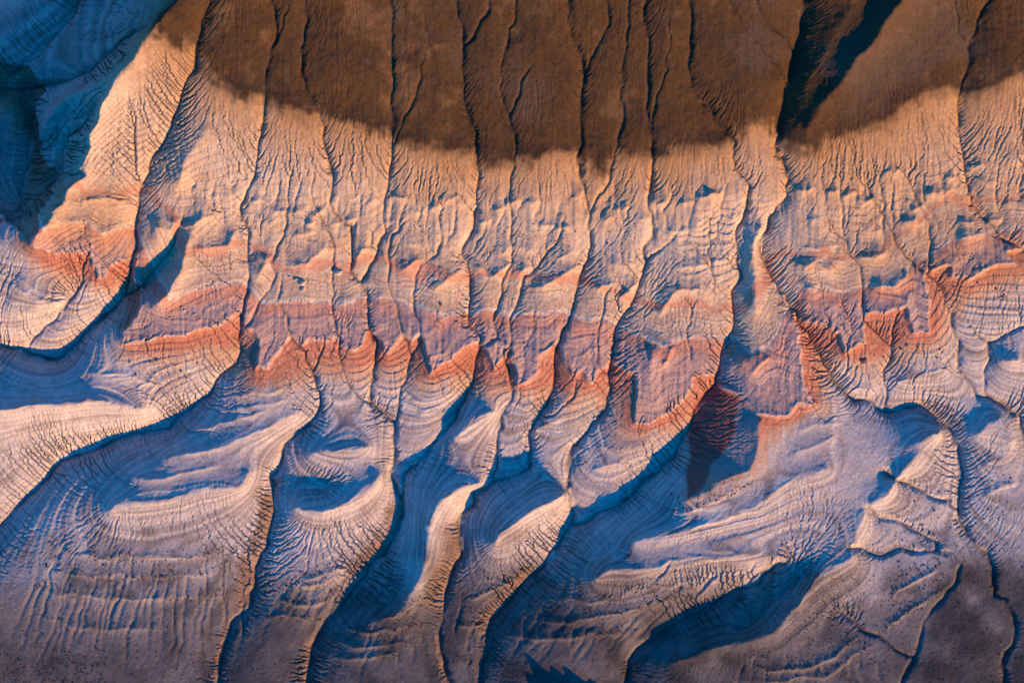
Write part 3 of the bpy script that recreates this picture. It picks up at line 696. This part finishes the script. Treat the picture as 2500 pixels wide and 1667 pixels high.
def cellwise(a): return a[:-1, :-1]
MAIN = {  # the channels one can follow by eye
 'G0': 'shadowed gully crossing the blue ravine at upper left', 'G1': 'deep gully left of the striped orange spur, running out at the left edge',
 'G2': 'long wash from the brown slope bending left below the broad red scarp', 'G2c': 'gully with brown rilled bank right of the lower left mound',
 'G3': 'winding gully through the middle left reaching the bottom edge', 'G4': 'straight dark gully on the brown slope left of centre',
 'G5': 'gully left of centre that joins the winding middle one', 'G7': 'central gully with brown rilled bank reaching the bottom edge',
 'G8': 'gully right of centre between the two lower blue hollows', 'G9': 'gully curving down past the large red scarp tongue',
 'G10': 'major gully below the dark upper right shade, winding to the lower right flats', 'G11': 'gully at the far upper right leaving by the right edge',
 'G12': 'gully between the right-hand red scarps and the right edge', 'G18': 'shallow channel across the lower right flats',
 'G20': 'wash below the deep blue hollow at lower right'}
div = np.zeros(UU.shape, bool)
chan = np.full(UU.shape, 0, np.int16); chd = np.full(UU.shape, 1e9, np.float32)
names = list(MAIN)
for k in list(MAIN) + ['G6', 'G7a', 'G9a']:
    pts, d0, d1, nd, nw = GULLIES[k]
    W, d, side, t, over, L = line_field(pts, 25)
    div[W] |= d < 2.6
    if k in MAIN:
        m = (d < .75 * nw) & (d < chd[W])
        chan[W] = np.where(m, names.index(k) + 1, chan[W]); chd[W] = np.where(m, d, chd[W])
div |= np.abs(sE) < 2.6
div |= np.abs(sT) < 2.6
hB, wB = nv // 2, nu // 2
divc = div[:hB * 2, :wB * 2].reshape(hB, 2, wB, 2).any((1, 3))
# name, label, seed
HILLS = [
 ('brown_slope', 'brown slope between the shaded ravine and the first gully', 430, 40),
 ('brown_slope', 'wide smooth brown slope right of the first dark gully', 570, 100),
 ('brown_slope', 'narrow brown slope strip, third from the left', 700, 150),
 ('brown_slope', 'broad brown slope with tilted rills left of the straight gully', 850, 180),
 ('brown_slope', 'brown slope just right of the straight dark gully', 1060, 200),
 ('brown_slope', 'brown slope with a forked gully at its top, left of centre', 1185, 200),
 ('brown_slope', 'brown slope left of the ragged central gully', 1340, 200),
 ('brown_slope', 'small brown wedge between two joining gullies at the top', 1440, 50),
 ('brown_slope', 'brown slope with faint tracks right of the ragged central gully', 1500, 250),
 ('brown_slope', 'brown slope strip with fine gullies right of centre', 1640, 200),
 ('brown_slope', 'brown fan slope left of the dark upper right shade', 1780, 180),
 ('brown_slope', 'large brown slope partly in dark shade at upper right', 2150, 180),
 ('brown_slope', 'brown slope in the upper right corner', 2450, 80),
 ('hill', 'blue shaded hillside in the upper left corner', 120, 40),
 ('hill', 'shaded butte with small sunlit tips at upper left', 160, 240),
 ('hill', 'orange striped spur ending in a pink tongue on the left', 260, 480),
 ('hill', 'pale spur with a long scalloped red edge, second from the left', 500, 560),
 ('hill', 'rilled pale spur right of the long wash', 720, 480),
 ('hill', 'narrow pale spur below the straight dark gully', 870, 450),
 ('hill', 'pale spur with a pointed purple tongue left of centre', 1060, 560),
 ('hill', 'thin pale spur between two close gullies at centre', 1200, 560),
 ('hill', 'pale spur left of the ragged central gully', 1340, 560),
 ('hill', 'pale spur right of the ragged central gully', 1520, 580),
 ('hill', 'large spur with arched pale ledges and a purple tongue right of centre', 1660, 620),
 ('hill', 'blue and purple spur left of the major right-hand gully', 1850, 720),
 ('hill', 'knobbly tan spur right of the major gully', 2080, 560),
 ('hill', 'tan spur with a shaded purple tongue on the right', 2300, 540),
 ('hill', 'tan hillside at the right edge', 2470, 420),
 ('foothill', 'shaded red and blue valley side at the left edge', 15, 440),
 ('foothill', 'pink and grey apron below the striped orange spur', 130, 690),
 ('foothill', 'long pale ridge with blue shade behind it on the left', 300, 930),
 ('foothill', 'big terraced mound at lower left with dark shrub lines', 380, 1300),
 ('foothill', 'rounded mound with a dark hollow left of centre', 800, 1300),
 ('foothill', 'small red and grey apron under the pointed purple tongue', 1070, 970),
 ('foothill', 'mound with a narrow lit crest at lower centre', 1040, 1350),
 ('foothill', 'red and lilac apron just left of centre', 1290, 960),
 ('foothill', 'lilac apron below two purple tongues at centre', 1400, 1000),
 ('foothill', 'mound with a lit curved crest right of lower centre', 1250, 1350),
 ('foothill', 'orange scarp and lilac ridge above the blue hollow', 1560, 1080),
 ('foothill', 'long lilac ridges with bright crests at lower right', 1750, 1300),
 ('foothill', 'crescent ridge with a bright edge beside the deep blue hollow', 2050, 1480),
 ('foothill', 'red and grey apron at right with bright rounded mounds', 2220, 900),
 ('foothill', 'blue-grey broken slopes at the right edge', 2440, 800),
 ('foothill', 'grey slopes at the right edge above the flats', 2430, 1180),
 ('plain', 'flat grey gravel ground in the lower right corner', 2380, 1560),
 ('plain', 'shrub dotted flat ground along the lower left edge', 200, 1655),
 ('plain', 'flat ground at the bottom under the terraced middle mounds', 900, 1664),
 ('plain', 'flat ground with pinnacle shadows at the bottom', 1380, 1660),
]
lab = np.zeros((hB, wB), np.int32)
for n_, (nm, lb, u, v) in enumerate(HILLS):
    lab[int((v - V0) / STEP / 2), int((u - U0) / STEP / 2)] = n_ + 1
plc = (plainness[:hB * 2:2, :wB * 2:2] > .45)
is_plain = np.array([False] + [h[0] == 'plain' for h in HILLS])
def spread(lab, blocked, allow, iters):
    for _ in range(iters):
        p = np.pad(lab, 1)
        nb = np.maximum.reduce([p[:-2, 1:-1], p[2:, 1:-1], p[1:-1, :-2], p[1:-1, 2:]])
        if allow:
            nb = np.where(is_plain[nb] == plc, nb, 0)
        new = np.where((lab == 0) & ~blocked, nb, lab)
        if np.array_equal(new, lab): break
        lab = new
    return lab
lab = spread(lab, divc, True, 900)
lab = spread(lab, divc, False, 300)
lab = spread(lab, np.zeros_like(divc), False, 400)
labf = np.repeat(np.repeat(lab, 2, 0), 2, 1)
labf = np.pad(labf, ((0, nv - labf.shape[0]), (0, nu - labf.shape[1])), mode='edge')
cl = cellwise(labf).copy(); cc = cellwise(chan)
inframe = cellwise((UU > -20) & (UU < 2520) & (VV > -20) & (VV < 1690))
# parts by rock bed
bed = np.zeros(UU.shape, np.int8)
bed[(sT <= 0)] = 1                                   # tan band
bed[(sT < -85)] = 2                                  # pale beds
bed[(sL < 0)] = 3                                    # pink beds
bed[(sE < 0)] = 4                                    # red scarp
bed[(sE < 0) & (sR < 0)] = 5                         # grey beds
bed[sT > 0] = 0
bed[(bed < 4) & (sE < 0)] = 5
bc = cellwise(bed)
BED_NAMES = ['brown_cap', 'tan_band', 'pale_beds', 'pink_beds', 'red_scarp', 'grey_beds']
BED_LABELS = ['dark brown weathered slope', 'orange tan band under the brown slope', 'pale rilled clay slope', 'pink and purple clay bed', 'red scarp face', 'grey and cream bedded clay']
for n_, (nm, lb, u, v) in enumerate(HILLS):
    m = (cl == n_ + 1) & (cc == 0)
    if m.sum() < 200:
        cl[cl == n_ + 1] = 0; continue
    if nm in ('plain', 'brown_slope'):
        o = grid_object(nm, m); o['kind'] = 'structure'; o['label'] = lb
        continue
    root = bpy.data.objects.new(nm, None); C.objects.link(root)
    root.location = ground(u, v); root['kind'] = 'structure'; root['label'] = lb
    root.empty_display_size = 5
    tot = m.sum(); rest = np.zeros_like(m); kept = []
    for b in range(6):
        mb = m & (bc == b)
        if mb.sum() < 400: rest |= mb
        else: kept.append([b, mb])
    if kept:
        kept.sort(key=lambda x: -x[1].sum()); kept[0][1] = kept[0][1] | rest
    else: kept = [[int(bc[m].mean()), m]]
    for b, mb in kept:
        p_ = grid_object(BED_NAMES[b], mb, root)
        if p_ is not None: p_['label'] = BED_LABELS[b]
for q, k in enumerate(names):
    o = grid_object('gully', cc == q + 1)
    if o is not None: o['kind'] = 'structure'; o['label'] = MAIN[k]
rest = (cl == 0) & (cc == 0)
if rest.any():
    o = grid_object('ground', rest); o['kind'] = 'structure'

# the land beyond the survey, out to the horizon
def surroundings():
    b = []
    st = 12
    top = [(2, j) for j in range(2, nu - 2, st)]; right = [(i, nu - 3) for i in range(2, nv - 2, st)]
    bot = [(nv - 3, j) for j in range(nu - 3, 2, -st)]; left = [(i, 2) for i in range(nv - 3, 2, -st)]
    loop = top + right + bot + left
    base = np.array([POS[i, j] for i, j in loop])
    rings = [base + np.array([0, 0, -.4])]
    for s_ in (1.04, 1.12, 1.3, 1.7, 2.6, 5, 12, 25):
        q = base.copy(); q[:, :2] *= s_
        far = np.interp(q[:, 1], [-6000, -260, -200, 0, 200, 400, 6000], [-14, -13, -12, 8, 70, 95, 120])
        w_ = min(1, (s_ - 1) / .7)
        q[:, 2] = base[:, 2] * (1 - w_) + far * w_ - .4
        q[:, 2] += rng.standard_normal(len(q)) * (.6 if s_ < 2 else 2)
        rings.append(q)
    n = len(loop); vsx = np.vstack(rings); fs = []
    for r_ in range(len(rings) - 1):
        for i in range(n):
            a = r_ * n + i; b2 = r_ * n + (i + 1) % n
            fs.append((a, a + n, b2 + n, b2))
    me = bpy.data.meshes.new('desert'); me.from_pydata(vsx.tolist(), [], fs); me.update()
    me.materials.append(plain_material('desert_soil', (.28, .22, .17), .25, .05))
    for p_ in me.polygons: p_.use_smooth = True
    o = bpy.data.objects.new('desert_ground', me); C.objects.link(o); o['kind'] = 'structure'; o['label'] = 'bare desert ground around the badlands'
surroundings()

# ---------------------------------------------------------------- boulders
import bmesh
BOULDER = [plain_material('pale_boulder', (.36, .28, .21), .25, 3), plain_material('dark_boulder', (.17, .10, .075), .3, 3)]
def boulder_mesh(seed, flat=.7):
    r = random.Random(seed)
    bm = bmesh.new(); bmesh.ops.create_icosphere(bm, subdivisions=2, radius=1)
    cuts = [(Vector((r.uniform(-1, 1), r.uniform(-1, 1), r.uniform(-.6, 1))).normalized(), r.uniform(.55, .85)) for _ in range(9)]
    for v in bm.verts:
        for n_, d_ in cuts:
            e = v.co.dot(n_) - d_
            if e > 0: v.co -= n_ * e
        v.co *= 1 + r.uniform(-.05, .05)
        v.co.z *= flat
    me = bpy.data.meshes.new('boulder'); bm.to_mesh(me); bm.free()
    return me
BM = [boulder_mesh(k, .6 + .08 * (k % 4)) for k in range(5)]
for m_ in BM: m_.materials.append(BOULDER[0])
BMD = [boulder_mesh(k + 20, .6) for k in range(3)]
for m_ in BMD: m_.materials.append(BOULDER[1])
def boulder(u, v, r, label, group=None, dark=False):
    o = bpy.data.objects.new('boulder', random.choice(BMD if dark else BM)); C.objects.link(o)
    x, y, z = ground(u, v)
    o.location = (x, y, z + r * .15); o.scale = (r * random.uniform(.85, 1.2), r * random.uniform(.85, 1.2), r)
    o.rotation_euler = (random.uniform(-.2, .2), random.uniform(-.2, .2), random.uniform(0, 6.28))
    o['label'] = label; o['category'] = 'boulder'
    if group: o['group'] = group
boulder(725, 682, 1.2, 'pale boulder, upper left of the block cluster on the tan slope left of centre')
boulder(738, 691, 2.4, 'largest pale block of the cluster on the tan slope left of centre')
boulder(740, 706, 1.6, 'pale boulder at the lower end of the block cluster left of centre')
boulder(827, 664, 2.3, 'single white boulder beside a thin gully left of centre')
boulder(707, 675, .8, 'small boulder left of the pale block cluster')
boulder(1532, 711, 1.1, 'lone boulder on a bright shoulder right of centre')
boulder(1454, 1021, 1.3, 'white boulder beside the gully under the purple tongue')
boulder(2450, 721, 1.6, 'dark boulder in place of a pit on the lilac slope near the right edge', dark=True)  # this and the next two: dark boulders added as stand-ins for pits
boulder(2111, 882, 1.8, 'dark boulder in place of a pit on the red apron right of the major gully', dark=True)
boulder(1077, 743, 1.0, 'dark round boulder in place of a round pit on the banded slope left of centre', dark=True)
for (u, v) in [(404, 748), (412, 757), (416, 768), (424, 762), (440, 760), (448, 752), (455, 759), (463, 764), (474, 757), (478, 766), (430, 771), (419, 776)]:
    boulder(u, v, random.uniform(.4, .85), 'small block scattered on the purple bed above the long scalloped scarp', 'blocks on the purple bed')
for (u, v) in [(137, 594), (152, 577), (146, 586), (210, 574), (215, 580), (204, 570), (262, 596), (156, 603)]:
    boulder(u, v, random.uniform(.35, .65), 'small block on the pink tongue of the striped left spur', 'blocks on the pink tongue')
for (u, v) in [(318, 884), (368, 884), (396, 886), (334, 914), (361, 912), (395, 911), (383, 880), (440, 905), (455, 920), (425, 890), (480, 885), (500, 893)]:
    boulder(u, v, random.uniform(.4, .8), 'reddish block on the apron below the long scalloped scarp', 'blocks below the long scarp', dark=True)
for (u, v) in [(2160, 870), (2200, 850), (2215, 842), (2240, 848), (2296, 853), (2330, 700), (2385, 690), (2432, 705), (2290, 872), (2300, 860), (2135, 866), (2112, 845)]:
    boulder(u, v, random.uniform(.6, 1.1), 'dark block scattered on the red apron at right', 'blocks on the right red apron', dark=True)

# ---------------------------------------------------------------- shrubs
LEAF = plain_material('dry_shrub_leaves', (.075, .050, .034), .35, 6)
def shrub_geo(seed, n=9):
    r = random.Random(seed); vsl = []; fsl = []
    for k in range(n):
        a = r.uniform(0, 6.28); rad = r.uniform(.15, .8); h = r.uniform(.35, .8) * (1.1 - rad * .6)
        c = Vector((math.cos(a) * rad * .7, math.sin(a) * rad * .7, h * .55))
        s_ = r.uniform(.25, .45)
        b0 = len(vsl)
        for dx, dy, dz in ((-s_, -s_ * .6, -.2), (s_, -s_ * .4, -.1), (.1, s_, -.15), (0, 0, s_ * 1.1)):
            ca, sa = math.cos(a), math.sin(a)
            vsl.append((c.x + dx * ca - dy * sa, c.y + dx * sa + dy * ca, max(-.1, c.z + dz)))
        fsl += [(b0, b0 + 1, b0 + 3), (b0 + 1, b0 + 2, b0 + 3), (b0 + 2, b0, b0 + 3)]
    return vsl, fsl
SG = [shrub_geo(k) for k in range(6)]
SM = []
for k, (a, b) in enumerate(SG):
    me = bpy.data.meshes.new('shrub'); me.from_pydata(a, [], b); me.update(); me.materials.append(LEAF); SM.append(me)
spots = []
def along(pts, n, off, spread_):
    p = P(pts); seg = np.hypot(*(p[1:] - p[:-1]).T); cum = np.concatenate([[0], np.cumsum(seg)])
    t = rng.uniform(0, cum[-1], n)
    x = np.interp(t, cum, p[:, 0]); y = np.interp(t, cum, p[:, 1])
    return np.stack([x + rng.normal(0, 4, n), y + off + rng.normal(0, spread_, n)], 1)
for a in LOW[5:27]:
    L_ = len(a[0].split()) * 70
    spots.append(along(a[0], int(L_ * .26), -3, 3.0)); spots.append(along(a[0], int(L_ * .20), -22, 14))
for a in L2[:6]: spots.append(along(a, 34, -40, 16))
spots.append(np.stack([rng.uniform(0, 260, 420), 1667 - np.abs(rng.normal(0, 55, 420))], 1))
spots.append(np.stack([rng.uniform(2230, 2500, 320), rng.uniform(1330, 1667, 320)], 1))
spots.append(np.stack([rng.uniform(300, 2200, 300), rng.uniform(1590, 1667, 300)], 1))
spots.append(np.stack([rng.uniform(2150, 2340, 260), rng.uniform(1150, 1480, 260)], 1))
spots.append(np.stack([rng.uniform(1960, 2240, 260), rng.uniform(1400, 1640, 260)], 1))
spots.append(np.stack([rng.uniform(2360, 2500, 90), rng.uniform(1060, 1280, 90)], 1))
spots = np.vstack(spots)
spots = spots[(spots[:, 0] > 0) & (spots[:, 0] < 2500) & (spots[:, 1] > 0) & (spots[:, 1] < 1667)]
size = np.clip(rng.lognormal(-1.0, .32, len(spots)), .22, .85)
order_ = np.argsort(-size)
SHRUB_LABEL = 'small dark dry shrub on the pale bedded slopes'
for q in order_[:300]:
    u, v = spots[q]; x, y, z = ground(u, v)
    o = bpy.data.objects.new('shrub', SM[int(q) % 6]); C.objects.link(o)
    o.location = (x, y, z); s_ = float(size[q]); o.scale = (s_, s_, s_ * .7); o.rotation_euler = (0, 0, random.uniform(0, 6.28))
    where = ('the pale spurs above the red scarp' if v < 800 else 'the long lilac ridges right of centre' if v < 1300 and u < 2100 else
             'the terraced mound at lower left' if u < 640 else 'the rounded mounds at lower centre' if u < 1215 else
             'the banded ridge right of lower centre' if u < 1720 else 'the crescent ridge at lower right' if u < 2140 else 'the broken grey slopes at far right')
    o['label'] = 'small dark dry shrub on ' + where; o['category'] = 'shrub'; o['group'] = 'shrubs on ' + where
vv_, ff_ = [], []
for q in order_[300:]:
    u, v = spots[q]; x, y, z = ground(u, v); s_ = float(size[q]); a = random.uniform(0, 6.28); ca, sa = math.cos(a) * s_, math.sin(a) * s_
    g = SG[int(q) % 6]; b0 = len(vv_)
    vv_ += [(x + px_ * ca - py_ * sa, y + px_ * sa + py_ * ca, z + pz_ * s_ * .7) for px_, py_, pz_ in g[0]]
    ff_ += [tuple(b0 + i for i in f_) for f_ in g[1]]
me = bpy.data.meshes.new('low_shrubs'); me.from_pydata(vv_, [], ff_); me.update(); me.materials.append(LEAF)
o = bpy.data.objects.new('low_shrubs', me); C.objects.link(o); o['kind'] = 'stuff'; o['label'] = 'tiny dry shrubs dotting the pale terraces'; o['category'] = 'shrubs'
